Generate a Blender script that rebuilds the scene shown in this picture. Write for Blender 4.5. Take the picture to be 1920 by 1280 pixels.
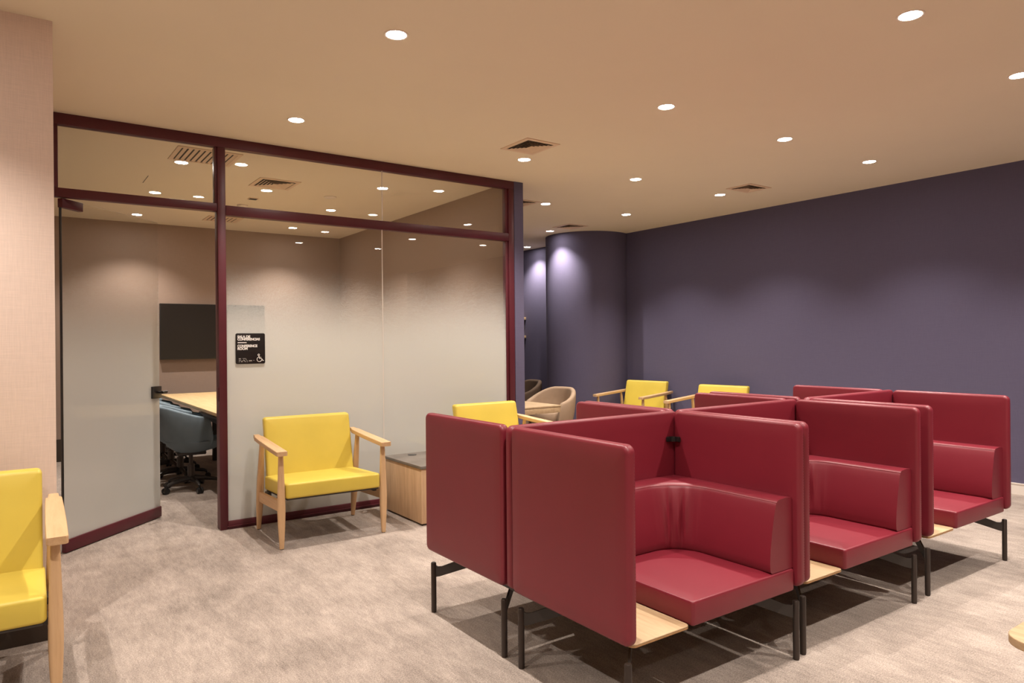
import bpy, bmesh, math, random
from mathutils import Vector, Matrix

for o in list(bpy.data.objects): bpy.data.objects.remove(o, do_unlink=True)
scene = bpy.context.scene
COL = scene.collection
PI = math.pi
random.seed(7)

# ------------------------------------------------------------------ camera
cam = bpy.data.cameras.new('camera'); camo = bpy.data.objects.new('camera', cam); COL.objects.link(camo)
cam.sensor_fit = 'HORIZONTAL'; cam.sensor_width = 36.0; cam.lens = 1315.29 / 1920 * 36
cam.clip_start = 0.05; cam.clip_end = 60
_rt = Vector((0.81701619, -0.57654399, -0.00903173)); _dn = Vector((-0.00754979, 0.00496589, -0.99995917)); _fw = Vector((0.5765653, 0.81705102, -0.00029558))
camo.matrix_world = Matrix(((_rt.x, -_dn.x, -_fw.x, 0.0), (_rt.y, -_dn.y, -_fw.y, 0.0), (_rt.z, -_dn.z, -_fw.z, 1.3031), (0, 0, 0, 1)))
scene.camera = camo
# ------------------------------------------------------------------ world, exposure
w = bpy.data.worlds.new('world'); scene.world = w; w.use_nodes = True
w.node_tree.nodes['Background'].inputs[0].default_value = (1.0, 0.85, 0.7, 1)
w.node_tree.nodes['Background'].inputs[1].default_value = 0.0
vs = scene.view_settings
vs.view_transform = 'Standard'; vs.look = 'None'; vs.gamma = 1; vs.use_curve_mapping = False
vs.exposure = 0.0
LIGHT_COL = (1.0, 0.91, 0.82)
LIGHT_W = 138.0
SPOT_DEG = 112

H = 2.75      # ceiling height
GP = 5.176    # front face of the glazed partition
WX = 6.754    # right wall

# ------------------------------------------------------------------ materials
def newmat(name):
    m = bpy.data.materials.new(name); m.use_nodes = True
    nt = m.node_tree; b = nt.nodes['Principled BSDF']
    return m, nt, b

def lk(nt, a, b): nt.links.new(a, b)

def tex(nt, kind='ShaderNodeTexNoise', scale=(1, 1, 1), rot=(0, 0, 0), coord='Object', **kw):
    tc = nt.nodes.new('ShaderNodeTexCoord'); mp = nt.nodes.new('ShaderNodeMapping')
    mp.inputs['Scale'].default_value = scale; mp.inputs['Rotation'].default_value = rot
    t = nt.nodes.new(kind)
    lk(nt, tc.outputs[coord], mp.inputs[0]); lk(nt, mp.outputs[0], t.inputs['Vector'])
    for k, v in kw.items():
        t.inputs[k].default_value = v
    return t

def ramp(nt, src, stops):
    r = nt.nodes.new('ShaderNodeValToRGB')
    el = r.color_ramp.elements
    while len(el) < len(stops): el.new(0.5)
    for e, (p, c) in zip(el, stops):
        e.position = p; e.color = (c[0], c[1], c[2], 1)
    lk(nt, src, r.inputs[0]); return r

def bump(nt, b, src, strength, dist=0.002):
    n = nt.nodes.new('ShaderNodeBump'); n.inputs['Strength'].default_value = strength; n.inputs['Distance'].default_value = dist
    lk(nt, src, n.inputs['Height']); lk(nt, n.outputs[0], b.inputs['Normal']); return n

def plain(name, col, rough=0.5, metal=0.0, spec=0.5, var=0.05, vscale=8, bs=0.0, bscale=300):
    m, nt, b = newmat(name)
    b.inputs['Roughness'].default_value = rough; b.inputs['Metallic'].default_value = metal
    b.inputs['Specular IOR Level'].default_value = spec
    t = tex(nt, scale=(1, 1, 1), Scale=vscale, Detail=3)
    r = ramp(nt, t.outputs['Fac'], [(0.3, [c * (1 - var) for c in col]), (0.7, [min(1, c * (1 + var)) for c in col])])
    lk(nt, r.outputs[0], b.inputs['Base Color'])
    if bs:
        t2 = tex(nt, Scale=bscale, Detail=2); bump(nt, b, t2.outputs['Fac'], bs)
    return m

def fabric_wall(name, col, var=0.06):
    m, nt, b = newmat(name)
    b.inputs['Roughness'].default_value = 0.85; b.inputs['Specular IOR Level'].default_value = 0.25
    t1 = tex(nt, scale=(14, 14, 420), Scale=1, Detail=3); t2 = tex(nt, scale=(420, 420, 14), Scale=1, Detail=3)
    mx = nt.nodes.new('ShaderNodeMath'); mx.operation = 'ADD'; lk(nt, t1.outputs['Fac'], mx.inputs[0]); lk(nt, t2.outputs['Fac'], mx.inputs[1])
    hf = nt.nodes.new('ShaderNodeMath'); hf.operation = 'MULTIPLY'; hf.inputs[1].default_value = 0.5; lk(nt, mx.outputs[0], hf.inputs[0])
    r = ramp(nt, hf.outputs[0], [(0.35, [c * (1 - var) for c in col]), (0.65, [min(1, c * (1 + var)) for c in col])])
    lk(nt, r.outputs[0], b.inputs['Base Color']); bump(nt, b, hf.outputs[0], 0.35, 0.001)
    return m

def wood(name, c1, c2, axis='x', scale=1.0, rough=0.5):
    m, nt, b = newmat(name)
    s = {'x': (1.2, 14, 14), 'y': (14, 1.2, 14), 'z': (14, 14, 1.2)}[axis]
    s = tuple(v * scale for v in s)
    t = tex(nt, scale=s, Scale=1.6, Detail=8, Roughness=0.62, Distortion=0.6)
    t2 = tex(nt, scale=tuple(v * 5 for v in s), Scale=1.5, Detail=4)
    mx = nt.nodes.new('ShaderNodeMath'); mx.operation = 'MULTIPLY_ADD'; mx.inputs[1].default_value = 0.35
    lk(nt, t2.outputs['Fac'], mx.inputs[0]); lk(nt, t.outputs['Fac'], mx.inputs[2])
    r = ramp(nt, mx.outputs[0], [(0.45, c2), (0.62, [(a + d) / 2 for a, d in zip(c1, c2)]), (0.85, c1)])
    lk(nt, r.outputs[0], b.inputs['Base Color']); b.inputs['Roughness'].default_value = rough
    b.inputs['Specular IOR Level'].default_value = 0.35
    bump(nt, b, mx.outputs[0], 0.08, 0.001)
    return m

def leather(name, col, rough=0.42, bs=0.12, spec=0.5):
    m, nt, b = newmat(name)
    b.inputs['Roughness'].default_value = rough; b.inputs['Specular IOR Level'].default_value = spec
    t = tex(nt, Scale=3.0, Detail=3)
    r = ramp(nt, t.outputs['Fac'], [(0.3, [c * 0.95 for c in col]), (0.7, [min(1, c * 1.05) for c in col])])
    lk(nt, r.outputs[0], b.inputs['Base Color'])
    v = tex(nt, 'ShaderNodeTexVoronoi', Scale=650.0); bump(nt, b, v.outputs['Distance'], bs, 0.0006)
    return m

def carpet():
    m, nt, b = newmat('loop_pile_carpet')
    b.inputs['Roughness'].default_value = 0.95; b.inputs['Specular IOR Level'].default_value = 0.1
    b.inputs['Sheen Weight'].default_value = 0.15
    streak = tex(nt, scale=(7, 2.2, 1), rot=(0, 0, math.radians(-8)), Scale=1.6, Detail=7, Roughness=0.68, Distortion=0.4)
    streak2 = tex(nt, scale=(70, 12, 1), rot=(0, 0, math.radians(-8)), Scale=1.0, Detail=5, Roughness=0.7)
    blotch = tex(nt, scale=(1, 1, 1), Scale=1.7, Detail=5, Roughness=0.6)
    pile = tex(nt, scale=(1, 1, 1), Scale=170, Detail=3, Roughness=0.7)
    def madd(a, k, c):
        n = nt.nodes.new('ShaderNodeMath'); n.operation = 'MULTIPLY_ADD'; n.inputs[1].default_value = k
        lk(nt, a, n.inputs[0])
        if c is None: n.inputs[2].default_value = 0
        else: lk(nt, c, n.inputs[2])
        return n.outputs[0]
    s = madd(streak.outputs['Fac'], 0.26, None); s = madd(streak2.outputs['Fac'], 0.22, s)
    s = madd(blotch.outputs['Fac'], 0.30, s); s = madd(pile.outputs['Fac'], 0.56, s)
    r = ramp(nt, s, [(0.52, (0.160, 0.128, 0.109)), (0.665, (0.345, 0.283, 0.242)), (0.80, (0.55, 0.46, 0.40))])
    lk(nt, r.outputs[0], b.inputs['Base Color'])
    bump(nt, b, pile.outputs['Fac'], 0.9, 0.006)
    return m

def film_glass():
    """clear glass with a whitish privacy film: clear at the top, dense from waist height down (print density by height)"""
    m = bpy.data.materials.new('glass_with_fading_privacy_film'); m.use_nodes = True
    nt = m.node_tree; nt.nodes.remove(nt.nodes['Principled BSDF']); out = nt.nodes['Material Output']
    tr = nt.nodes.new('ShaderNodeBsdfTransparent'); tr.inputs[0].default_value = (0.97, 0.975, 0.97, 1)
    gl = nt.nodes.new('ShaderNodeBsdfGlossy'); gl.inputs['Roughness'].default_value = 0.0
    fr = nt.nodes.new('ShaderNodeFresnel'); ge = nt.nodes.new('ShaderNodeNewGeometry')
    io = nt.nodes.new('ShaderNodeMapRange'); io.inputs['To Min'].default_value = 1.45; io.inputs['To Max'].default_value = 1 / 1.45
    lk(nt, ge.outputs['Backfacing'], io.inputs['Value']); lk(nt, io.outputs[0], fr.inputs[0])   # same reflectance entering and leaving
    df = nt.nodes.new('ShaderNodeBsdfDiffuse'); df.inputs[0].default_value = (0.77, 0.78, 0.755, 1)
    tl = nt.nodes.new('ShaderNodeBsdfTranslucent'); tl.inputs[0].default_value = (0.77, 0.78, 0.755, 1)
    m1 = nt.nodes.new('ShaderNodeMixShader'); m1.inputs[0].default_value = 0.38
    lk(nt, df.outputs[0], m1.inputs[1]); lk(nt, tl.outputs[0], m1.inputs[2])
    tc = nt.nodes.new('ShaderNodeTexCoord'); sp = nt.nodes.new('ShaderNodeSeparateXYZ'); lk(nt, tc.outputs['Object'], sp.inputs[0])
    mr = nt.nodes.new('ShaderNodeMapRange'); mr.interpolation_type = 'SMOOTHSTEP'
    mr.inputs['From Min'].default_value = 1.12; mr.inputs['From Max'].default_value = 1.95
    mr.inputs['To Min'].default_value = 1.0; mr.inputs['To Max'].default_value = 0.0
    lk(nt, sp.outputs['Z'], mr.inputs['Value'])
    pw = nt.nodes.new('ShaderNodeMath'); pw.operation = 'POWER'; pw.inputs[1].default_value = 1.35; lk(nt, mr.outputs[0], pw.inputs[0])
    # printed halftone: tiny opaque specks whose density follows the height
    cb = nt.nodes.new('ShaderNodeCombineXYZ'); lk(nt, sp.outputs['X'], cb.inputs['X']); lk(nt, sp.outputs['Z'], cb.inputs['Z'])
    sn = nt.nodes.new('ShaderNodeVectorMath'); sn.operation = 'SNAP'; sn.inputs[1].default_value = (0.0004, 0.0004, 0.0004); lk(nt, cb.outputs[0], sn.inputs[0])
    wn = nt.nodes.new('ShaderNodeTexWhiteNoise'); lk(nt, sn.outputs[0], wn.inputs['Vector'])
    gt = nt.nodes.new('ShaderNodeMath'); gt.operation = 'GREATER_THAN'; lk(nt, pw.outputs[0], gt.inputs[0]); lk(nt, wn.outputs['Value'], gt.inputs[1])
    mr = nt.nodes.new('ShaderNodeMath'); mr.operation = 'MULTIPLY'; mr.inputs[1].default_value = 0.84; lk(nt, gt.outputs[0], mr.inputs[0])
    m2 = nt.nodes.new('ShaderNodeMixShader'); lk(nt, mr.outputs[0], m2.inputs[0]); lk(nt, tr.outputs[0], m2.inputs[1]); lk(nt, m1.outputs[0], m2.inputs[2])
    m3 = nt.nodes.new('ShaderNodeMixShader'); lk(nt, fr.outputs[0], m3.inputs[0]); lk(nt, m2.outputs[0], m3.inputs[1]); lk(nt, gl.outputs[0], m3.inputs[2])
    lk(nt, m3.outputs[0], out.inputs[0])
    return m

def emit(name, col, s):
    m = bpy.data.materials.new(name); m.use_nodes = True; nt = m.node_tree
    nt.nodes.remove(nt.nodes['Principled BSDF']); e = nt.nodes.new('ShaderNodeEmission')
    e.inputs[0].default_value = (*col, 1); e.inputs[1].default_value = s
    lk(nt, e.outputs[0], nt.nodes['Material Output'].inputs[0]); return m

M = dict(
    ceil=plain('painted_ceiling', (0.82, 0.72, 0.56), 0.9, var=0.01, vscale=2, spec=0.2),
    vent=plain('vent_paint', (0.74, 0.56, 0.40), 0.6, var=0.02),
    dark=plain('vent_shadow_gap', (0.02, 0.017, 0.014), 0.8, var=0.1),
    purple=fabric_wall('purple_wall_fabric', (0.112, 0.100, 0.165)),
    taupe=fabric_wall('taupe_wall_fabric', (0.34, 0.25, 0.20)),
    pink=fabric_wall('blush_wall_fabric', (0.78, 0.63, 0.55)),
    white=plain('white_trim_paint', (0.78, 0.72, 0.66), 0.5, var=0.02),
    darkbase=plain('dark_brown_skirting', (0.045, 0.030, 0.020), 0.6, var=0.1),
    carpet=carpet(),
    maroon=plain('maroon_powder_coat', (0.085, 0.010, 0.018), 0.42, var=0.06, spec=0.5),
    glass=film_glass(),
    red=leather('crimson_leatherette', (0.182, 0.013, 0.025), 0.42, 0.12, 0.5),
    redstitch=plain('crimson_thread', (0.20, 0.012, 0.02), 0.8),
    yellow=leather('yellow_leatherette', (0.65, 0.50, 0.075), 0.45, 0.06),
    black=plain('black_powder_coat', (0.030, 0.024, 0.021), 0.42, var=0.1),
    blackpl=plain('black_plastic', (0.014, 0.013, 0.013), 0.3, var=0.1),
    legmetal=plain('dark_bronze_tube', (0.055, 0.042, 0.036), 0.38, metal=0.5, var=0.05),
    beech_x=wood('beech_wood_x', (0.64, 0.425, 0.235), (0.52, 0.325, 0.17), 'x'),
    beech_y=wood('beech_wood_y', (0.64, 0.425, 0.235), (0.52, 0.325, 0.17), 'y'),
    beech_z=wood('beech_wood_z', (0.64, 0.425, 0.235), (0.52, 0.325, 0.17), 'z'),
    oak=wood('light_oak_veneer', (0.50, 0.355, 0.21), (0.37, 0.245, 0.135), 'y', 1.3),
    oakz=wood('upright_oak_veneer', (0.62, 0.42, 0.25), (0.44, 0.28, 0.16), 'z', 1.2),
    oakedge=plain('plywood_edge', (0.40, 0.22, 0.09), 0.5, var=0.15, vscale=40),
    stone=plain('grey_laminate', (0.17, 0.145, 0.125), 0.45, var=0.25, vscale=6),
    blue=plain('blue_grey_wool', (0.16, 0.205, 0.24), 0.85, var=0.08, spec=0.2, bs=0.3, bscale=600),
    tan=plain('tan_wool', (0.38, 0.27, 0.185), 0.85, var=0.06, spec=0.2, bs=0.3, bscale=600),
    brown=plain('dark_brown_wool', (0.10, 0.065, 0.045), 0.85, var=0.06, spec=0.2, bs=0.3, bscale=600),
    tabletop=wood('conference_oak', (0.53, 0.38, 0.20), (0.43, 0.29, 0.135), 'y', 1.2),
    screen=plain('tv_glass', (0.008, 0.005, 0.004), 0.36, var=0.05),
    sign=plain('sign_black', (0.010, 0.008, 0.008), 0.35, var=0.05),
    ink=plain('sign_white', (0.80, 0.78, 0.76), 0.6, var=0.01),
    lamp=emit('lamp_lens', (1.0, 0.92, 0.84), 110.0),
    ring=plain('lamp_trim', (0.85, 0.76, 0.66), 0.4, var=0.01),
    steel=plain('brushed_steel', (0.55, 0.52, 0.50), 0.3, metal=1.0, var=0.03),
)

# ------------------------------------------------------------------ object helpers
def link_mesh(name, bm, mats, parent=None, smooth=True, angle=35):
    me = bpy.data.meshes.new(name); bmesh.ops.recalc_face_normals(bm, faces=bm.faces[:]); bm.to_mesh(me); bm.free()
    if not isinstance(mats, (list, tuple)): mats = [mats]
    for m in mats: me.materials.append(m)
    if smooth:
        me.polygons.foreach_set('use_smooth', [True] * len(me.polygons))
        me.set_sharp_from_angle(angle=math.radians(angle))
    o = bpy.data.objects.new(name, me); COL.objects.link(o)
    if parent: o.parent = parent
    return o

def root(name, label, cat, loc=(0, 0, 0), rz=0, group=None, kind=None):
    o = bpy.data.objects.new(name, None); o.empty_display_size = 0.1; COL.objects.link(o)
    o.location = loc; o.rotation_euler = (0, 0, rz)
    return tag(o, label, cat, group, kind)

def tag(o, label=None, cat=None, group=None, kind=None):
    if label: o['label'] = label
    if cat: o['category'] = cat
    if group: o['group'] = group
    if kind: o['kind'] = kind
    return o

def structure(name, bm, mats, label, cat, smooth=False):
    return tag(link_mesh(name, bm, mats, None, smooth), label, cat, kind='structure')

def copy_tree(o, parent=None):
    c = o.copy(); COL.objects.link(c)
    if parent: c.parent = parent
    for ch in list(o.children): copy_tree(ch, c)
    return c

def box(bm, x0, x1, y0, y1, z0, z1, bev=0.0, seg=2, mi=0):
    vs_ = [bm.verts.new(p) for p in ((x0, y0, z0), (x1, y0, z0), (x1, y1, z0), (x0, y1, z0), (x0, y0, z1), (x1, y0, z1), (x1, y1, z1), (x0, y1, z1))]
    fs = [bm.faces.new([vs_[i] for i in f]) for f in ((0, 3, 2, 1), (4, 5, 6, 7), (0, 1, 5, 4), (1, 2, 6, 5), (2, 3, 7, 6), (3, 0, 4, 7))]
    for f in fs: f.material_index = mi
    if bev > 0:
        es = list({e for f in fs for e in f.edges})
        bmesh.ops.bevel(bm, geom=es, offset=bev, segments=seg, profile=0.5, affect='EDGES', clamp_overlap=True)
    return vs_

def boxobj(name, dims, mat, parent=None, bev=0.003, seg=2):
    bm = bmesh.new(); box(bm, *dims, bev=bev, seg=seg); return link_mesh(name, bm, mat, parent)

def rings(bm, rs, cap=True, closed=True, mi=0):
    """rs: list of lists of points; lofts successive rings"""
    R = [[bm.verts.new(p) for p in r] for r in rs]
    n = len(R[0])
    for a, b in zip(R[:-1], R[1:]):
        for i in range(n if closed else n - 1):
            j = (i + 1) % n
            f = bm.faces.new((a[i], a[j], b[j], b[i])); f.material_index = mi
    if cap:
        for r in (R[0], R[-1]):
            try:
                f = bm.faces.new(r); f.material_index = mi
            except ValueError: pass
    return R

def circ(cx, cy, z, r, n=24, ry=None, e=1.0):
    ry = r if ry is None else ry
    out = []
    for i in range(n):
        a = 2 * PI * i / n; c, s = math.cos(a), math.sin(a)
        out.append((cx + r * math.copysign(abs(c) ** e, c), cy + ry * math.copysign(abs(s) ** e, s), z))
    return out

def tube(bm, pts, r, n=10, mi=0):
    pts = [Vector(p) for p in pts]; rr = r if isinstance(r, (list, tuple)) else [r] * len(pts)
    rs = []; up = None
    for i, p in enumerate(pts):
        d = (pts[min(i + 1, len(pts) - 1)] - pts[max(i - 1, 0)]).normalized()
        if up is None: up = Vector((0, 0, 1)) if abs(d.z) < 0.9 else Vector((1, 0, 0))
        x = d.cross(up).normalized(); y = x.cross(d).normalized(); up = y
        rs.append([p + (x * math.cos(2 * PI * k / n) + y * math.sin(2 * PI * k / n)) * rr[i] for k in range(n)])
    rings(bm, rs, mi=mi)

def rrect(a0, a1, b0, b1, r, seg=6):
    """rounded rectangle outline in a,b; ordered"""
    out = []
    for cx, cy, s in ((a1 - r, b1 - r, 0), (a0 + r, b1 - r, 1), (a0 + r, b0 + r, 2), (a1 - r, b0 + r, 3)):
        for k in range(seg + 1):
            t = (s + k / seg) * PI / 2
            out.append((cx + r * math.cos(t), cy + r * math.sin(t)))
    return out

def plate(bm, a0, a1, b0, b1, t0, t1, mp, r=0.035, e=0.014, seg=6, mi=0, bulge=0.0):
    """soft-edged slab: outline in (a,b), thickness t0..t1; mp(a,b,t)->xyz"""
    prof = []
    es = min(e, (t1 - t0) / 2 * 0.999)
    for k in range(5):
        t = k / 4 * PI / 2; prof.append((e * (1 - math.sin(t)), t0 + es * (1 - math.cos(t))))
    top = []
    for k in range(5):
        t = k / 4 * PI / 2; top.append((e * (1 - math.cos(t)), t1 - es * (1 - math.sin(t))))
    prof = prof + top
    rs = []
    for ins, t in prof:
        rs.append([mp(a, b, t) for a, b in rrect(a0 + ins, a1 - ins, b0 + ins, b1 - ins, max(r - ins, 0.002), seg)])
    if bulge:
        pre = [mp(a, b, t0 - bulge) for a, b in rrect(a0 + e + .05, a1 - e - .05, b0 + e + .05, b1 - e - .05, max(r, 0.01), seg)]
        post = [mp(a, b, t1 + bulge) for a, b in rrect(a0 + e + .05, a1 - e - .05, b0 + e + .05, b1 - e - .05, max(r, 0.01), seg)]
        rs = [pre] + rs + [post]
    rings(bm, rs, mi=mi)

MX = lambda a, b, t: (t, a, b)      # slab whose face looks along X (a=y, b=z)
MY = lambda a, b, t: (a, t, b)      # slab whose face looks along Y (a=x, b=z)
MZ = lambda a, b, t: (a, b, t)      # horizontal slab

# ------------------------------------------------------------------ room shell
X0, Y0, Y1 = -3.2, -3.0, 10.6
def sbox(name, dims, mat, label, cat, bev=0):
    bm = bmesh.new(); box(bm, *dims, bev=bev); return structure(name, bm, mat, label, cat)
sbox('floor', (X0, WX + 0.6, Y0, Y1, -0.06, 0.0), M['carpet'], 'mottled greige carpet with faint streaks across the whole floor', 'floor')
sbox('ceiling', (X0 - .1, WX + 0.7, Y0 - .1, Y1 + .1, H, H + 0.10), M['ceil'], 'flat warm tan painted ceiling with recessed lights', 'ceiling')
sbox('wall_right', (WX, WX + 0.12, Y0, 7.0, 0, H), M['purple'], 'long dark purple fabric-covered wall on the right', 'wall')
sbox('wall_left', (X0, 0.14, 3.737, 5.26, 0, H), M['pink'], 'blush pink textured wall section at the left edge', 'wall')
sbox('wall_rear', (X0, WX + .1, Y0 - .1, Y0, 0, H), M['pink'], 'plain blush wall behind the viewpoint', 'wall')
sbox('wall_side', (X0 - .1, X0, Y0, 9.5, 0, H), M['pink'], 'plain blush wall far left behind the viewpoint', 'wall')
sbox('wall_conference_back', (X0, 3.79, 9.348, 9.45, 0, H), M['taupe'], 'taupe fabric back wall of the conference room', 'wall')
sbox('wall_conference_side', (3.672, 3.690, 5.25, 9.348, 0, H), M['taupe'], 'taupe fabric side wall inside the conference room', 'wall')
sbox('wall_partition_end', (3.690, 3.79, GP, 9.348, 0, H), M['purple'], 'narrow purple wall end beside the glazed partition', 'wall')
sbox('wall_alcove', (6.65, 6.75, 7.5, Y1, 0, H), M['purple'], 'purple wall deep in the alcove beyond the rounded column', 'wall')
sbox('wall_alcove_end', (3.79, 6.65, Y1 - .1, Y1, 0, H), M['purple'], 'purple end wall of the alcove', 'wall')
bm = bmesh.new(); rings(bm, [circ(6.55, 7.42, 0, 0.59, 96), circ(6.55, 7.42, H, 0.59, 96)], cap=False)
structure('wall_column', bm, M['purple'], 'large rounded purple wall bulge at the end of the dark wall', 'wall', True)
bm = bmesh.new(); box(bm, WX - 0.012, WX, Y0, 6.86, 0, 0.085, bev=0); box(bm, WX - 0.016, WX, Y0, 6.86, 0.085, 0.094)
structure('baseboard_right', bm, M['white'], 'low white baseboard under the dark purple wall', 'baseboard')
sbox('baseboard_left', (X0, 0.150, 3.722, 3.737, 0, 0.25), M['darkbase'], 'tall dark brown skirting under the blush wall', 'baseboard')
sbox('baseboard_conference', (X0, 3.67, 9.333, 9.348, 0, 0.25), M['darkbase'], 'dark skirting along the conference room back wall', 'baseboard')
sbox('wall_conference_left', (X0 + .02, X0 + .1, 5.26, 9.348, 0, H), M['taupe'], 'taupe wall hidden at the left end of the conference room', 'wall')

# ------------------------------------------------------------------ glazed partition
GY0, GY1 = 5.194, 5.202
win = root('window_1', 'glazed partition in maroon metal framing with fading frosted film', 'window', (0, GP, 0), kind='structure')
def wpart(name, dims, mat, bev=0.004):
    x0, x1, y0, y1, z0, z1 = dims
    return boxobj(name, (x0, x1, y0 - GP, y1 - GP, z0, z1), mat, win, bev)
FD = GP + 0.06
wpart('top_rail', (0.145, 3.69, GP, FD, 2.679, 2.75), M['maroon'])
wpart('transom', (0.145, 1.148, GP, FD, 2.228, 2.284), M['maroon'])
wpart('transom', (1.204, 3.628, GP, FD, 2.206, 2.276), M['maroon'])
wpart('post', (0.145, 0.216, GP, FD, 2.284, 2.679), M['maroon'])
wpart('post', (1.150, 1.204, GP, FD + 0.03, 0, 2.679), M['maroon'])
wpart('post', (3.628, 3.686, GP, FD, 0, 2.679), M['maroon'])
wpart('inner_bead', (3.600, 3.628, GP + 0.012, FD, 0.057, 2.206), M['maroon'], 0.002)
wpart('inner_bead', (3.600, 3.628, GP + 0.012, FD, 2.276, 2.679), M['maroon'], 0.002)
wpart('inner_bead', (1.136, 1.150, GP + 0.012, FD + 0.02, 2.284, 2.679), M['maroon'], 0.002)
wpart('bottom_rail', (1.204, 3.628, GP, FD, 0, 0.057), M['maroon'])
wpart('bottom_ledge', (1.196, 3.628, GP - 0.010, GP, 0.018, 0.026), M['maroon'], 0.002)
for nm, d in (('glass_pane', (0.216, 1.148, 2.284, 2.679)), ('glass_pane', (1.204, 2.4005, 2.276, 2.679)), ('glass_pane', (2.4065, 3.600, 2.276, 2.679)),
              ('glass_pane', (1.204, 2.3965, 0.057, 2.206)), ('glass_pane', (2.4025, 3.600, 0.057, 2.206))):
    bm = bmesh.new(); box(bm, d[0], d[1], GY0 - GP, GY1 - GP, d[2], d[3]); link_mesh(nm, bm, M['glass'], win, False)
# pale polished edge between the two panes
for z0, z1, xx in ((0.057, 2.206, 2.3995), (2.276, 2.679, 2.4035)):
    boxobj('pane_joint', (xx - .0028, xx + .0028, GY0 - GP, GY1 - GP, z0, z1), M['white'], win, 0)

# open door, hinged at its left, swung into the conference room
door = root('door_1', 'open frosted glass door with maroon kick rail swung into the conference room', 'door', (0.230, 5.205, 0), math.radians(46.0), kind='structure')
DL = 0.925
bm = bmesh.new(); box(bm, 0.0, DL, -0.005, 0.005, 0.082, 2.222); link_mesh('glass_pane', bm, M['glass'], door, False)
boxobj('kick_rail', (0, DL, -0.016, 0.016, 0.006, 0.084), M['maroon'], door, 0.003)
o = boxobj('pivot_patch', (-0.006, 0.165, -0.018, 0.018, 2.165, 2.222), M['maroon'], door, 0.003)
bm = bmesh.new(); tube(bm, [(0.03, 0, 2.2), (0.03, 0, 2.24)], 0.008); link_mesh('pivot_pin', bm, M['steel'], door)
boxobj('edge_strip', (-0.010, 0.0, -0.006, 0.006, 0.084, 2.165), M['blackpl'], door, 0.001)
lockb = boxobj('lock_case', (DL - 0.095, DL + 0.004, -0.022, 0.022, 0.900, 0.990), M['blackpl'], door, 0.004)
bm = bmesh.new(); tube(bm, [(DL - 0.035, -0.022, 0.945), (DL - 0.035, -0.052, 0.945)], 0.009); tube(bm, [(DL - 0.035, -0.052, 0.945), (DL + 0.012, -0.058, 0.945)], 0.010)
tube(bm, [(DL - 0.035, 0.022, 0.945), (DL - 0.035, 0.052, 0.945)], 0.009); tube(bm, [(DL - 0.035, 0.052, 0.945), (DL + 0.012, 0.058, 0.945)], 0.010)
link_mesh('door_handle', bm, M['blackpl'], lockb)
# strike on the post
wpart('strike_plate', (1.1445, 1.150, GP + 0.01, GP + 0.05, 0.90, 1.0), M['maroon'], 0.001)

# ------------------------------------------------------------------ door sign
sg = root('room_sign', 'black square conference room sign with white lettering stuck on the glass', 'sign', (1.3665, GY0, 1.268))
bm = bmesh.new(); plate(bm, -0.1015, 0.1015, -0.1095, 0.1095, -0.012, -0.0005, MY, r=0.012, e=0.002); link_mesh('sign_plate', bm, M['sign'], sg)
def text_mesh(body, size, x, z, name, parent, bold=0.0, sx=1.0):
    cu = bpy.data.curves.new('lettering', 'FONT'); cu.body = body; cu.size = size; cu.offset = bold; cu.extrude = 0.0006
    cu.space_line = 0.80; cu.align_x = 'LEFT'; cu.space_character = 0.97
    to = bpy.data.objects.new('lettering', cu); COL.objects.link(to)
    dg = bpy.context.evaluated_depsgraph_get()
    me = bpy.data.meshes.new_from_object(to.evaluated_get(dg)); bpy.data.objects.remove(to, do_unlink=True)
    xs = [v.co.x for v in me.vertices]; wd = max(xs) - min(xs); x_min = min(xs)
    for v in me.vertices:
        a, b, c = v.co; v.co = ((a - x_min) * sx + x, -0.0132 - c, b + z)
    me.materials.clear(); me.materials.append(M['ink'])
    o = bpy.data.objects.new(name, me); COL.objects.link(o); o.parent = parent
    return wd
text_mesh('SALA DE', 0.0235, -0.0905, 0.0770, 'lettering', sg, 0.0012)
text_mesh('CONFERENCIAS', 0.0235, -0.0905, 0.0590, 'lettering', sg, 0.0012, 0.93)
boxobj('divider_line', (-0.089, -0.028, -0.0135, -0.0118, 0.0395, 0.0455), M['ink'], sg, 0)
text_mesh('CONFERENCE', 0.0235, -0.0905, 0.0110, 'lettering', sg, 0.0012, 0.93)
text_mesh('ROOM', 0.0235, -0.0905, -0.0080, 'lettering', sg, 0.0012)
# wheelchair symbol
bm = bmesh.new(); yy = -0.0135
def flat_tube(pts, r): tube(bm, [(a, yy + 0.001, b) for a, b in pts], r, 6)
flat_tube([(0.0560 + 0.0062 * math.cos(t * PI / 6), -0.0465 + 0.0062 * math.sin(t * PI / 6)) for t in range(13)], 0.0022)
flat_tube([(0.0560, -0.053), (0.0590, -0.0655), (0.0620, -0.073), (0.0760, -0.073), (0.0840, -0.088), (0.0905, -0.086)], 0.0028)
flat_tube([(0.0590, -0.063), (0.0730, -0.064)], 0.0022)
flat_tube([(0.0600 + 0.0165 * math.cos(math.radians(a)), -0.0785 + 0.0165 * math.sin(math.radians(a))) for a in range(115, 365, 15)], 0.0024)
link_mesh('wheelchair_symbol', bm, M['ink'], sg)
bm = bmesh.new(); random.seed(3)
cells = [(0, 1, 2, 3), (0, 2), (1,), (0, 1, 4), (0, 3, 5), (1, 2, 4), (0, 1, 3), (2, 4), (0, 4, 5), (1, 3)]
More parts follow.
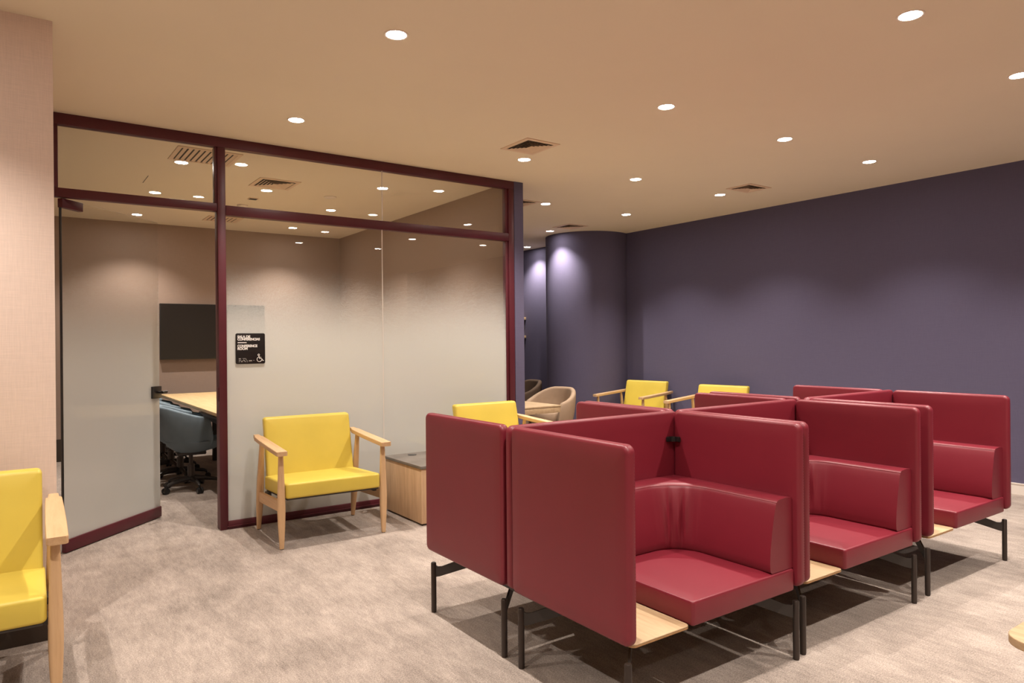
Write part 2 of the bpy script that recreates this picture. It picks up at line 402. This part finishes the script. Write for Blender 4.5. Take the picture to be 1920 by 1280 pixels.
for row, n in ((0, 5), (1, 10)):
    for k in range(n):
        for d in cells[(k + row * 3) % 10]:
            cx = -0.080 + k * 0.0108 + (d % 2) * 0.0044 + row * 0.0; cz = -0.0705 - row * 0.0145 - (d // 2) * 0.0042
            rings(bm, [[(cx + .0019 * math.cos(i * PI / 3), -0.0122, cz + .0019 * math.sin(i * PI / 3)) for i in range(6)],
                       [(cx + .0011 * math.cos(i * PI / 3), -0.0134, cz + .0011 * math.sin(i * PI / 3)) for i in range(6)]])
link_mesh('braille_dots', bm, M['ink'], sg)

# ------------------------------------------------------------------ ceiling lights
def make_downlight():
    r = root('downlight', 'x', 'ceiling light')
    bm = bmesh.new(); rings(bm, [circ(0, 0, 0.0, .058, 32), circ(0, 0, -.003, .0575, 32), circ(0, 0, -.004, .052, 32), circ(0, 0, -.002, .047, 32), circ(0, 0, 0.0, .046, 32)], cap=False)
    link_mesh('trim_ring', bm, M['ring'], r)
    bm = bmesh.new(); rings(bm, [circ(0, 0, 0.0, .047, 32), circ(0, 0, -0.0022, .047, 32), circ(0, 0, -.0026, .040, 32)]); link_mesh('lens', bm, M['lamp'], r)
    return r
LP = [
    (1.469, 3.004, 'glowing ceiling downlight at upper centre-left, largest one over the open floor'),
    (3.289, 1.535, 'glowing ceiling downlight at the very top right of the photo'),
    (4.547, 1.545, 'ceiling downlight cut off by the right edge of the photo'),
    (3.305, 3.000, 'large ceiling downlight above the middle of the red booths'),
    (4.560, 3.008, 'ceiling downlight above the red booths, second in its row before the purple wall'),
    (5.727, 3.006, 'ceiling downlight closest to the long purple wall, right of all lights in its row'),
    (1.490, 4.515, 'ceiling downlight just in front of the glazed partition above the yellow chair'),
    (3.314, 4.505, 'ceiling downlight touching the square vent in front of the partition end'),
    (4.560, 4.508, 'ceiling downlight standing alone between the two nearer square vents'),
    (5.760, 4.529, 'ceiling downlight beside the square vent near the purple wall'),
    (4.570, 5.838, 'ceiling downlight beside the vent half hidden by the purple wall end'),
    (5.740, 5.833, 'ceiling downlight just in front of the rounded purple column'),
    (5.746, 7.255, 'ceiling downlight close to the rounded column, throwing a pale scallop on it'),
    (6.420, 8.669, 'farthest ceiling downlight deep in the alcove, lighting its purple wall'),
    (1.080, 6.070, 'conference room downlight under the slatted grille, seen through the clear glass over the door'),
    (1.085, 7.410, 'conference room downlight left of the door header, second from the front in its row'),
    (1.100, 8.770, 'conference room downlight seen above the open glass door'),
    (2.815, 6.075, 'bright conference room downlight seen through the joint between the upper panes'),
    (2.810, 7.386, 'conference room downlight seen through the upper glass, left of the pane joint'),
    (2.837, 8.766, 'conference room downlight far back near the wall corner, seen below the transom'),
    (1.941, 6.754, 'conference room downlight beside the smaller square vent, seen through upper glass'),
]
HID = [(1.478, 1.54), (1.478, 0.37), (3.33, 0.37), (4.56, 0.37), (5.73, 1.54), (-0.4, 3.0), (-0.4, 1.54), (-0.4, 0.37), (1.478, -1.1), (-0.4, -1.1)]  # some read from reflections, the rest unseen, continuing the grid out of view
def spot(x, y, power):
    l = bpy.data.lights.new('downlight_beam', 'SPOT'); l.energy = power; l.color = LIGHT_COL
    l.spot_size = math.radians(SPOT_DEG); l.spot_blend = 0.85; l.shadow_soft_size = 0.014
    o = bpy.data.objects.new('downlight_beam', l); COL.objects.link(o); o.location = (0, 0, -0.018)
    return o
dl = make_downlight()
lights = [dl] + [copy_tree(dl) for _ in LP[1:]]
for i, (x, y, lab) in enumerate(LP):
    o = lights[i]
    o.location = (x, y, H); o['label'] = lab; o['group'] = 'recessed ceiling downlights'
    inside = 14 <= i
    s = spot(x, y, LIGHT_W * (0.85 if inside else 1.0)); s.parent = o
for x, y in HID:
    o = bpy.data.objects.new('downlight', None); COL.objects.link(o)
    for ch in dl.children:
        if ch.type == 'MESH':
            c = ch.copy(); COL.objects.link(c); c.parent = o
    o.location = (x, y, H); tag(o, 'round recessed ceiling downlight outside the picture, unseen except where mirrored in the glass', 'ceiling light', 'recessed ceiling downlights')
    s = spot(x, y, LIGHT_W); s.parent = o

# ------------------------------------------------------------------ ceiling vents
def louvre_vent(x0, x1, y0, y1, label):
    """square four-way diffuser"""
    cx, cy = (x0 + x1) / 2, (y0 + y1) / 2; r = root('ceiling_vent', label, 'ceiling vent', (cx, cy, H), group='square ceiling vents')
    hx, hy = (x1 - x0) / 2, (y1 - y0) / 2
    bm = bmesh.new()
    def sq(i, z): return [(-hx + i, -hy + i, z), (hx - i, -hy + i, z), (hx - i, hy - i, z), (-hx + i, hy - i, z)]
    rings(bm, [sq(0, 0), sq(0, -.005), sq(.034, -.006), sq(.034, -.001)], cap=False); link_mesh('frame', bm, M['vent'], r, False)
    bm = bmesh.new(); box(bm, -hx + .02, hx - .02, -hy + .02, hy - .02, -0.0018, -0.0006); link_mesh('dark_throat', bm, M['dark'], r, False)
    bm = bmesh.new()
    n = 5; step = (min(hx, hy) - .040) / n
    for k in range(n):
        a = .036 + (k + .42) * step; b = a + step * .62
        rings(bm, [sq(a, -.0105), sq(b, -.0030), sq(b, -.0020), sq(a, -.0095), sq(a, -.0105)], cap=False)
    link_mesh('slats', bm, M['vent'], r, False)
    return r
louvre_vent(2.975, 3.275, 4.005, 4.345, 'nearest square slatted ceiling vent, in front of the partition end')
louvre_vent(5.575, 5.905, 4.040, 4.315, 'square slatted ceiling vent closest to the long purple wall')
louvre_vent(5.580, 5.895, 6.665, 6.995, 'slatted ceiling vent above the rounded purple column')
louvre_vent(4.150, 4.460, 5.780, 6.100, 'slatted ceiling vent half hidden behind the purple wall end')
louvre_vent(1.740, 2.100, 6.235, 6.620, 'smaller square vent on the conference room ceiling, seen through the glass')
def grille(x0, x1, y0, y1, n, label):
    cx, cy = (x0 + x1) / 2, (y0 + y1) / 2; r = root('ceiling_grille', label, 'ceiling vent', (cx, cy, H))
    hx, hy = (x1 - x0) / 2, (y1 - y0) / 2
    def sq(i, z): return [(-hx + i, -hy + i, z), (hx - i, -hy + i, z), (hx - i, hy - i, z), (-hx + i, hy - i, z)]
    bm = bmesh.new(); rings(bm, [sq(0, 0), sq(0, -.006), sq(.03, -.007), sq(.03, -.001)], cap=False); link_mesh('frame', bm, M['vent'], r, False)
    bm = bmesh.new(); box(bm, -hx + .02, hx - .02, -hy + .02, hy - .02, -0.0018, -0.0006); link_mesh('dark_throat', bm, M['dark'], r, False)
    bm = bmesh.new(); w_ = (2 * hx - .06) / n
    for k in range(n):
        a = -hx + .03 + k * w_ - w_ * .1
        v = [bm.verts.new(p) for p in ((a + w_ * .45, -hy + .03, -.003), (a + w_ * 1.02, -hy + .03, -.008), (a + w_ * 1.02, hy - .03, -.008), (a + w_ * .45, hy - .03, -.003))]
        v2 = [bm.verts.new((p.co.x, p.co.y, p.co.z + .0015)) for p in v]
        bm.faces.new(v); bm.faces.new(v2[::-1])
        for i in range(4): bm.faces.new((v[i], v[(i + 1) % 4], v2[(i + 1) % 4], v2[i]))
    link_mesh('slats', bm, M['vent'], r, False)
grille(0.970, 1.425, 5.560, 6.000, 10, 'large slatted ceiling grille over the conference room door, behind the upper glass')
grille(1.775, 2.15, 8.39, 8.75, 7, 'slatted ceiling grille deep in the conference room, crossing behind the door post')
# small ceiling devices
bm = bmesh.new(); rings(bm, [circ(0, 0, 0, .055, 28), circ(0, 0, -.012, .055, 28), circ(0, 0, -.030, .042, 28), circ(0, 0, -.034, .020, 28)])
o = link_mesh('smoke_detector', bm, M['ring'], None); o.location = (1.935, 7.60, H); tag(o, 'small round detector on the conference room ceiling behind the glass', 'smoke detector')
r = root('ceiling_sensor', 'small dark square fitting on the conference room ceiling', 'sensor', (1.935, 7.20, H))
boxobj('sensor_frame', (-.045, .045, -.045, .045, -.006, 0), M['vent'], r, .001); boxobj('sensor_face', (-.036, .036, -.036, .036, -.008, -.005), M['dark'], r, 0)
r = root('smoke_detector', 'small round detector at the conference ceiling left of the pane joint', 'smoke detector', (2.55, 6.72, H))
bm = bmesh.new(); rings(bm, [circ(0, 0, 0, .06, 28), circ(0, 0, -.006, .06, 28), circ(0, 0, -.010, .05, 28)]); link_mesh('detector_body', bm, M['ring'], r)
bm = bmesh.new(); box(bm, -.0025, .0025, -.16, .16, -.0015, 0)
o = link_mesh('ceiling_hatch_joint', bm, M['dark'], None, False); o.location = (0.93, 6.86, H); tag(o, 'thin dark joint line on the conference room ceiling', 'ceiling joint')

# ------------------------------------------------------------------ TV
r = root('wall_television', 'black wall-mounted television on the conference room back wall', 'television', (2.016, 9.348, 1.458))
bm = bmesh.new(); plate(bm, -.616, .616, -.338, .338, -.052, -.004, MY, r=.006, e=.003); link_mesh('casing', bm, M['blackpl'], r)
boxobj('screen', (-.606, .606, -.0535, -.051, -.326, .330), M['screen'], r, 0)

# ------------------------------------------------------------------ conference table
tb = root('conference_table', 'long light oak conference table beyond the open door', 'table', (1.93, 7.15, 0))
bm = bmesh.new(); plate(bm, -.610, .610, -1.75, 1.62, .712, .740, MZ, r=.02, e=.003); link_mesh('tabletop', bm, M['tabletop'], tb)
for yy in (-1.35, 1.2):
    bm = bmesh.new(); box(bm, -.15, .30, yy - .03, yy + .03, 0, .712, bev=.004); link_mesh('leg', bm, M['black'], tb)
boxobj('cable_tray', (-.30, .30, -1.32, 1.17, .50, .56), M['black'], tb)
boxobj('power_socket', (-.44, -.20, -.55, -.43, .740, .744), M['blackpl'], tb, .001)

# ------------------------------------------------------------------ tub shell helper
def shell_bm(Rb, Rt, zb, back, arm, open_deg, th, ell=1.0, n=48, taper=1.0, flare=0.0, drop=0.5):
    """open tub: back at +Y, opening towards -Y"""
    bm = bmesh.new(); lim = math.radians(180 - open_deg / 2)
    grid = []
    def ztop(a):
        t = min(1, max(0, (abs(a) / lim - .18) / .82)); t = t * t * (3 - 2 * t)
        return back + (arm - back) * t
    for i in range(n + 1):
        a = -lim + 2 * lim * i / n; sx, cy = math.sin(a), math.cos(a); zt = ztop(a)
        endk = min(1, (lim - abs(a)) / 0.22); endk = math.sqrt(max(0, 1 - (1 - endk) ** 2))     # round the arm fronts
        zt = zb + (zt - zb) * (drop + (1 - drop) * endk)
        prof = []
        for k in range(9):                                                                     # outer, going up
            t = k / 8; rr = Rb + (Rt - Rb) * math.sin(t * PI / 2) ** taper
            prof.append((rr, zb + (zt - zb - th / 2) * t))
        for k in range(1, 6):                                                                  # rolled rim
            t = PI * k / 6; prof.append((Rt - th / 2 + th / 2 * math.cos(t), zt - th / 2 + th / 2 * math.sin(t)))
        for k in range(8, -1, -1):
            t = k / 8; rr = Rb + (Rt - Rb) * math.sin(t * PI / 2) ** taper - th
            prof.append((rr, zb + (zt - zb - th / 2) * t))
        grid.append([(p * sx, p * cy * ell, z) for p, z in prof])
    rings(bm, grid)
    return bm

# ------------------------------------------------------------------ blue office chairs
def make_office_chair():
    r = root('office_chair', 'x', 'chair')
    bm = shell_bm(.12, .275, .345, .760, .660, 110, .035, taper=.62)
    link_mesh('shell', bm, M['blue'], r, True, 60)
    bm = bmesh.new(); rings(bm, [circ(0, -.02, .345, .10, 32, .12), circ(0, -.03, .36, .15, 32, .17), circ(0, -.04, .40, .205, 32, .235), circ(0, -.045, .445, .225, 32, .255), circ(0, -.045, .458, .205, 32, .235), circ(0, -.045, .462, .12, 32, .15)])
    link_mesh('seat', bm, M['blue'], r, True, 60)
    bm = bmesh.new(); box(bm, -.075, .075, -.12, .12, .315, .350, bev=.01); tube(bm, [(.06, 0, .335), (.20, -.02, .33)], .006); box(bm, .17, .235, -.035, -.005, .322, .338, bev=.004)
    link_mesh('tilt_mechanism', bm, M['black'], r)
    bm = bmesh.new(); tube(bm, [(0, 0, .085), (0, 0, .22)], .030, 16); tube(bm, [(0, 0, .22), (0, 0, .33)], .017, 16); link_mesh('gas_column', bm, M['legmetal'], r)
    bm = bmesh.new(); rings(bm, [circ(0, 0, .07, .045, 20), circ(0, 0, .115, .035, 20)])
    for k in range(5):
        a = 2 * PI * k / 5 + .80; c, s = math.cos(a), math.sin(a)
        tube(bm, [(c * .02, s * .02, .10), (c * .12, s * .12, .095), (c * .21, s * .21, .078), (c * .232, s * .232, .066)], [.026, .020, .015, .010], 8)
    link_mesh('star_base', bm, M['black'], r)
    for k in range(5):
        a = 2 * PI * k / 5 + .80; c, s = math.cos(a), math.sin(a); px_, py_ = c * .232, s * .232
        bm = bmesh.new(); tx, ty = -s, c
        for sg_ in (-1, 1):
            ctr = Vector((px_ + tx * .014 * sg_ + c * .012, py_ + ty * .014 * sg_ + s * .012, .027))
            tube(bm, [ctr - Vector((tx, ty, 0)) * .009, ctr + Vector((tx, ty, 0)) * .009], .027, 16)
        tube(bm, [(px_, py_, .03), (px_, py_, .068)], .008, 8)
        link_mesh('caster', bm, M['blackpl'], r)
    return r
oc = make_office_chair()
OL = ['blue-grey tub office chair nearest the open door, fully seen with its castors',
      'blue-grey office chair directly behind the nearest one at the table, only its rim showing',
      'blue-grey office chair in the middle of the row along the conference table',
      'blue-grey office chair second from the far end of the row at the table',
      'farthest blue-grey office chair in the row, just a sliver showing beside the glass door']
for i in range(5):
    o = oc if i == 0 else copy_tree(oc)
    o.location = (1.27 + .008 * i, 6.82 + .556 * i, 0); o.rotation_euler = (0, 0, math.radians([86, 84, 88, 85, 90][i]))
    o['label'] = OL[i]; o['group'] = 'office chairs along the conference table'

# ------------------------------------------------------------------ side cabinet
cb = root('side_cabinet', 'low wooden side cabinet with a grey top between the yellow chairs', 'cabinet', (2.330, 4.43, 0))
boxobj('plinth', (.02, .50, .02, .57, 0, .014), M['blackpl'], cb, 0)
boxobj('body', (0, .52, 0, .59, .014, .402), M['oakz'], cb, .002)
bm = bmesh.new(); plate(bm, -.008, .528, -.008, .60, .404, .424, MZ, r=.004, e=.002, seg=2); link_mesh('countertop', bm, M['stone'], cb)
bm = bmesh.new(); rings(bm, [circ(.185, .50, .424, .034, 24), circ(.185, .50, .4265, .034, 24), circ(.185, .50, .427, .028, 24)]); link_mesh('cable_grommet', bm, M['blackpl'], cb)

# ------------------------------------------------------------------ yellow armchairs (front faces -Y)
def leg_bm(x0, y0, x1, y1, ztop):
    bm = bmesh.new(); rs = []
    for k in range(13):
        t = k / 12; z = .004 + (ztop - .004) * t
        if t < .45: w_ = .0135 + (.0245 - .0135) * math.sin(t / .45 * PI / 2)
        else: w_ = .0245 + (.0145 - .0245) * ((t - .45) / .55) ** 1.2
        rs.append(circ(x0 + (x1 - x0) * t, y0 + (y1 - y0) * t, z, w_, 20, w_ * .82, .72))
    rings(bm, rs); return bm
def make_armchair():
    r = root('armchair', 'x', 'armchair')
    for s in (-1, 1):
        lg = link_mesh('front_leg', leg_bm(s * .344, -.292, s * .344, -.285, .600), M['beech_z'], r)
        bm = bmesh.new(); rings(bm, [circ(s * .344, -.292, 0, .011, 14), circ(s * .344, -.292, .005, .011, 14)]); link_mesh('glide', bm, M['blackpl'], lg)
        lg = link_mesh('rear_leg', leg_bm(s * .344, .292, s * .344, .185, .625), M['beech_z'], r)
        bm = bmesh.new(); rings(bm, [circ(s * .344, .292, 0, .011, 14), circ(s * .344, .292, .005, .011, 14)]); link_mesh('glide', bm, M['blackpl'], lg)
        # armrest board rising to the rear
        bm = bmesh.new(); rs = []
        st = [(-.345, .027, .624), (-.338, .034, .624), (-.15, .035, .634), (.10, .033, .648), (.25, .030, .658), (.262, .021, .659), (.315, .019, .663), (.320, .014, .663)]
        for y, hw, z in st:
            th = .028 if y < .26 else .026; c_ = s * .350
            rs.append([(c_ + dx * hw, y, z - th * (0 if dz else 1)) if False else (c_ + a * hw, y, z - b * th) for a, b in ((-1, .12), (-.94, 0), (.94, 0), (1, .12), (1, .88), (.94, 1), (-.94, 1), (-1, .88))])
        rings(bm, rs); link_mesh('armrest', bm, M['beech_y'], r, True, 20)
        bm = bmesh.new(); v = [(-.285, .232), (.235, .205), (.235, .275), (-.285, .305)]
        rings(bm, [[(s * .344 - .011, a, b) for a, b in v], [(s * .344 + .011, a, b) for a, b in v]]); bmesh.ops.bevel(bm, geom=bm.edges[:], offset=.003, segments=2, affect='EDGES')
        link_mesh('side_rail', bm, M['beech_y'], r)
        bm = bmesh.new(); box(bm, s * .318 - .010, s * .318 + .014, -.20, -.12, .272, .300, bev=.002); link_mesh('seat_bracket', bm, M['black'], r)
        bm = bmesh.new(); box(bm, s * .318 - .010, s * .318 + .014, .10, .18, .255, .285, bev=.002); link_mesh('seat_bracket', bm, M['black'], r)
    # seat cushion, sloping slightly to the rear
    sl = math.tan(math.radians(3.0))
    mp = lambda a, b, t: (a, b, t - (b + .30) * sl)
    bm = bmesh.new(); plate(bm, -.318, .318, -.312, .235, .315, .412, mp, r=.026, e=.014, bulge=.005); link_mesh('seat_cushion', bm, M['yellow'], r, True, 50)
    bm = bmesh.new(); plate(bm, -.309, .309, -.302, .22, .306, .316, mp, r=.01, e=.002); link_mesh('seat_pan', bm, M['black'], r)
    # reclined backrest
    tl = math.tan(math.radians(13))
    mpb = lambda a, b, t: (a, t + (b - .33) * tl, b)
    bm = bmesh.new(); plate(bm, -.310, .310, .325, .782, .155, .222, mpb, r=.022, e=.018, bulge=.004); link_mesh('backrest', bm, M['yellow'], r, True, 50)
    bm = bmesh.new()
    for a_, b_ in ((.402, -.309),):
        tube(bm, [(-.300, b_ + .004, a_ - .0), (.300, b_ + .004, a_ - .0)], .0022, 6)
    link_mesh('piping', bm, M['yellow'], r)
    return r
ac = make_armchair()
AC = [((1.712, 4.752), -1.8, 'yellow armchair standing alone in front of the frosted glass partition'),
      ((-.232, 3.315), -1.0, 'yellow armchair cut off by the left edge of the photo, nearest the camera'),
      ((3.262, 4.745), 0.0, 'yellow armchair half hidden behind the leftmost red booth panels'),
      ((6.335, 6.330), -81.5, 'yellow armchair with both armrests visible, beside the corner of the purple wall'),
      ((6.285, 5.100), -82.0, 'yellow armchair mostly hidden behind the booths, right of the one in the corner')]
for i, ((x, y), rz, lab) in enumerate(AC):
    o = ac if i == 0 else copy_tree(ac)
    o.location = (x, y, 0); o.rotation_euler = (0, 0, math.radians(rz)); o['label'] = lab; o['group'] = 'yellow wooden-arm armchairs'

# ------------------------------------------------------------------ red booth modules
BW, BD = 0.995, 0.660
PT = 0.042
Z0, Z1 = 0.300, 0.962
def stitch_bm(pts_fn, z0, z1):
    bm = bmesh.new(); z = z0
    while z < z1:
        x, y, dx, dy = pts_fn(z); box(bm, x - dx, x + dx, y - dy, y + dy, z, z + .0055); z += .010
    return bm
def side_panel(x0, name, parent, yb=BD):
    bm = bmesh.new(); plate(bm, 0, yb, Z0, Z1, x0, x0 + PT, MX, r=.030, e=.015, bulge=.0015)
    p = link_mesh(name, bm, M['red'], parent, True, 50)
    bm = bmesh.new(); z = Z0 + .05
    while z < Z1 - .05:
        box(bm, x0 + PT / 2 + .0085, x0 + PT / 2 + .0105, .0005, .0022, z, z + .006); z += .011
    link_mesh('stitching', bm, M['redstitch'], p, False)
    return p
def leg_unit(x, y, dx, dy, parent):
    bm = bmesh.new(); rings(bm, [circ(x, y, 0, .0115, 20), circ(x, y, .006, .0115, 20), circ(x, y, .006, .0128, 20), circ(x, y, .236, .0128, 20), circ(x, y, .240, .010, 20)])
    lg = link_mesh('leg', bm, M['legmetal'], parent)
    n = Vector((dx, dy, 0)).normalized(); t = Vector((-n.y, n.x, 0)); p = Vector((x, y, 0))
    # flat bracket plate climbing from the leg to the underside
    bm = bmesh.new()
    prof = [(0.008, .170), (0.008, .228), (0.020, .221), (0.040, .222), (.170, .272), (.26, .276), (.26, .250), (.030, .174)]
    rings(bm, [[p + n * a + t * s_ * .004 + Vector((0, 0, b)) for a, b in prof] for s_ in (-1, 1)])
    link_mesh('bracket', bm, M['black'], lg, False)
    return lg
def cushion_bm(xl, xr, yb, yf):
    """L-shaped back cushion: along the rear panel, round the corner and forward along the right panel"""
    path = []      # (outer point, inner direction unit scaled, arc flag)
    RC = .29       # inner-corner softness
    pts = []
    N1 = 14
    for k in range(N1 + 1):
        t = k / N1; x = xl + (xr - RC - xl) * t; pts.append(((x, yb), (0, -1), 0.0))
    NA = 30
    for k in range(1, NA):
        t = k / NA; a = t * PI / 2
        # outer boundary runs round the square corner; inner normal turns smoothly
        if t < .5: ox, oy = xr - RC + RC * (t / .5), yb
        else: ox, oy = xr, yb - RC * ((t - .5) / .5)
        pts.append(((ox, oy), None, t))
    for k in range(N1 + 1):
        t = k / N1; y = yb - RC + (yf - (yb - RC)) * t; pts.append(((xr, y), (-1, 0), 0.0))
    bm = bmesh.new(); G = []
    zb, zt = .378, .662
    for (ox, oy), d, ta in pts:
        def inner(th):
            if d is not None: return (ox + d[0] * th, oy + d[1] * th)
            # quarter arc joining the two inner lines, radius (.20 - th) about the point (xr-.20, yb-.20)
            cx, cy = xr - RC, yb - RC; a = PI / 2 * (1 - ta); rr = RC - th
            return (cx + rr * math.cos(a), cy + rr * math.sin(a))
        row = []
        prof = [(1.0, .138, 0.0), (1.0, .145, .012), (1.0, .150, .05), (1.0, .152, .15), (1.0, .147, .35), (1.0, .136, .58), (1.0, .123, .8), (1.0, .113, .92), (1.0, .107, .97), (1.0, .100, .992), (.90, .098, 1.004), (.5, .095, 1.016), (.10, .095, 1.004)]
        wr = 0
        if d is None: wr = math.exp(-((ta - .5) / .26) ** 2)
        for f, th, hz in prof:
            ix, iy = inner(th)
            x = ox + (ix - ox) * f; y = oy + (iy - oy) * f
            if wr and f == 1.0 and .04 < hz < .97:
                amp = .013 * wr * math.sin(hz * PI) * (math.sin(ta * 34 + hz * 2) * .6 + math.sin(ta * 57) * .4)
                nx, ny = ox - ix, oy - iy; l = math.hypot(nx, ny); x += nx / l * amp; y += ny / l * amp
            row.append((x, y, zb + (zt - zb) * hz))
        row.append((ox, oy, zt - .01)); row.append((ox, oy, zb))
        G.append(row)
    rings(bm, G)
    seam = [Vector(g[8]) for g in G]
    return bm, seam
def make_booth(front=True):
    r = root('booth_seat', 'x', 'booth')
    side_panel(0, 'side_panel', r); side_panel(BW - PT, 'side_panel', r)
    if front:
        bm = bmesh.new(); plate(bm, .003, BW - .003, Z0, Z1, BD + .003, BD + .003 + PT, MY, r=.030, e=.015, bulge=.0015)
        link_mesh('back_panel', bm, M['red'], r, True, 50)
    else:
        pass
    # seat
    sx0, sx1 = .335, BW - PT - .002
    bm = bmesh.new(); plate(bm, sx0, sx1, .022, BD - .004, .286, .376, MZ, r=.014, e=.010, bulge=.004); st = link_mesh('seat_cushion', bm, M['red'], r, True, 50)
    bm = bmesh.new(); loop = [(a, b, .3715) for a, b in rrect(sx0 + .003, sx1 - .003, .025, BD - .006, .012, 4)]; tube(bm, loop + loop[:1], .0016, 6); link_mesh('piping', bm, M['red'], st)
    bm, seam = cushion_bm(sx0, sx1, BD - .004, .030)
    bc = link_mesh('back_cushion', bm, M['red'], r, True, 50)
    bm = bmesh.new(); tube(bm, seam, .0013, 6); link_mesh('seam', bm, M['redstitch'], bc)
    # end-face seam, up the front of the arm
    bm = bmesh.new(); plate(bm, PT + .004, sx0 - .003, .030, BD - .006, .2875, .293, MZ, r=.022, e=.0025); plate(bm, PT + .004, sx0 - .003, .030, BD - .006, .281, .2875, MZ, r=.022, e=.0015, mi=1); tt = link_mesh('side_table', bm, [M['oak'], M['oakedge']], r, True, 50)
    bm = bmesh.new(); box(bm, PT + .03, BW - PT - .03, .12, BD - .004, .262, .2805, bev=.003); link_mesh('under_frame', bm, M['black'], r)  # rear edge extended to block light slits falling on the carpet
    yb_ = BD - .030
    leg_unit(.024, .030, 1, .9, r); leg_unit(.024, yb_, 1, -.9, r); leg_unit(BW - .026, .030, -1, .9, r); leg_unit(BW - .026, yb_, -1, -.9, r)
    # clip at the rear right corner, joining the panels
    bm = bmesh.new(); cx, cy = BW - PT, BD + .003
    pts = [(cx - .052, cy - .0085, .832), (cx - .022, cy - .011, .832), (cx - .011, cy - .022, .832), (cx - .0085, cy - .052, .832)]
    rs = []
    for i, p in enumerate(pts):
        p = Vector(p); q_ = Vector(pts[min(i + 1, 3)]) - Vector(pts[max(i - 1, 0)]); q_.normalize(); nn = Vector((-q_.y, q_.x, 0)) * .007
        h_ = .012
        rs.append([p + nn + Vector((0, 0, -h_)), p - nn + Vector((0, 0, -h_)), p - nn + Vector((0, 0, h_)), p + nn + Vector((0, 0, h_))])
    if front:
        rings(bm, rs); bmesh.ops.bevel(bm, geom=bm.edges[:], offset=.003, segments=2, affect='EDGES'); link_mesh('panel_clip', bm, M['blackpl'], r)
    else: bm.free()
    return r
bf = make_booth(True)
FX = [1.610, 2.622, 3.728]
FL = ['nearest red booth seat, with its oak side table and L-shaped cushion in full view',
      'middle red booth seat of the front row, right behind the nearest one',
      'red booth seat farthest right in the front row, towards the purple wall']
for i in range(3):
    o = bf if i == 0 else copy_tree(bf)
    o.location = (FX[i], [1.640, 1.652, 1.662][i], 0); o['label'] = FL[i]; o['group'] = 'red high-panel booth seats'
bb = make_booth(False)      # back row: rotated to face the far side, leaning on the shared spine
BL = ['leftmost rear red booth seat, its outer panel covering part of the oak cabinet',
      'middle red booth seat of the rear row, only its panel tops showing',
      'rearmost right red booth seat, its panel top rising against the purple wall']
for i in range(3):
    o = bb if i == 0 else copy_tree(bb)
    o.location = (FX[i] + BW, 3.022 + .012 * i, 0); o.rotation_euler = (0, 0, PI); o['label'] = BL[i]; o['group'] = 'red high-panel booth seats'

# ------------------------------------------------------------------ alcove: dining table, tub chairs, shelves
t = root('dining_table', 'low oak table with thick apron beyond the partition end', 'table', (4.40, 6.40, 0))
bm = bmesh.new(); plate(bm, -.47, .47, -.425, .425, .583, .600, MZ, r=.004, e=.002, seg=2); link_mesh('tabletop', bm, M['oak'], t)
bm = bmesh.new(); box(bm, -.465, .465, -.42, .42, .520, .580, bev=.003); link_mesh('apron', bm, M['oak'], t)
bm = bmesh.new(); tube(bm, [(0, 0, .02), (0, 0, .52)], .035, 16); link_mesh('pedestal', bm, M['black'], t)
bm = bmesh.new(); plate(bm, -.25, .25, -.25, .25, 0, .018, MZ, r=.02, e=.004); link_mesh('base_plate', bm, M['black'], t)
def tub_chair(x, y, rz, mat, label, k=1.0):
    r = root('tub_chair', label, 'chair', (x, y, 0), math.radians(rz), 'upholstered tub chairs in the alcove')
    link_mesh('shell', shell_bm(.225 * k, .322 * k, .07, .725 * k, .56 * k, 115, .060, taper=1.1), mat, r, True, 60)
    bm = bmesh.new(); rings(bm, [circ(0, -.02, .10, .17, 32), circ(0, -.03, .36, .225, 32), circ(0, -.03, .42, .235, 32), circ(0, -.03, .445, .215, 32), circ(0, -.03, .45, .12, 32)]); link_mesh('seat', bm, mat, r, True, 60)
    bm = bmesh.new(); rings(bm, [circ(0, 0, 0, .20, 32), circ(0, 0, .072, .21, 32)]); link_mesh('plinth', bm, M['black'], r)
    return r
tub_chair(5.36, 6.80, -78, M['tan'], 'tan tub chair beside the oak table, against the curved purple wall')
tub_chair(5.84, 8.12, -95, M['brown'], 'dark brown tub chair behind the tan one, half hidden by the wall end', 1.03)
for z, lab in ((1.665, 'upper small wooden wall shelf on a black bracket, just past the partition end'), (1.372, 'lower small wooden wall shelf on a black bracket, just past the partition end')):
    r = root('wall_shelf', lab, 'shelf', (6.650, 9.03, z))
    boxobj('board', (-.20, 0, 0, .9, -.022, .022), M['oak'], r, .002)
    for yy in (.03, .82):
        bm = bmesh.new(); rings(bm, [[(0, a, -.022), (-.17, a, -.022), (0, a, -.17)] for a in (yy, yy + .03)]); link_mesh('bracket', bm, M['black'], r, False)

# ------------------------------------------------------------------ coffee table at the lower right edge
t = root('coffee_table', 'rounded corner of a wooden coffee table poking in at the lower right edge', 'table', (2.49, .45, 0))
bm = bmesh.new(); plate(bm, -.34, .34, -.34, .34, .476, .500, MZ, r=.075, e=.003, seg=10); link_mesh('tabletop', bm, M['oak'], t)
for a, b in ((-1, -1), (1, -1), (1, 1), (-1, 1)):
    bm = bmesh.new(); tube(bm, [(a * .20, b * .20, 0), (a * .18, b * .18, .476)], [.012, .02], 12); link_mesh('leg', bm, M['beech_z'], t)
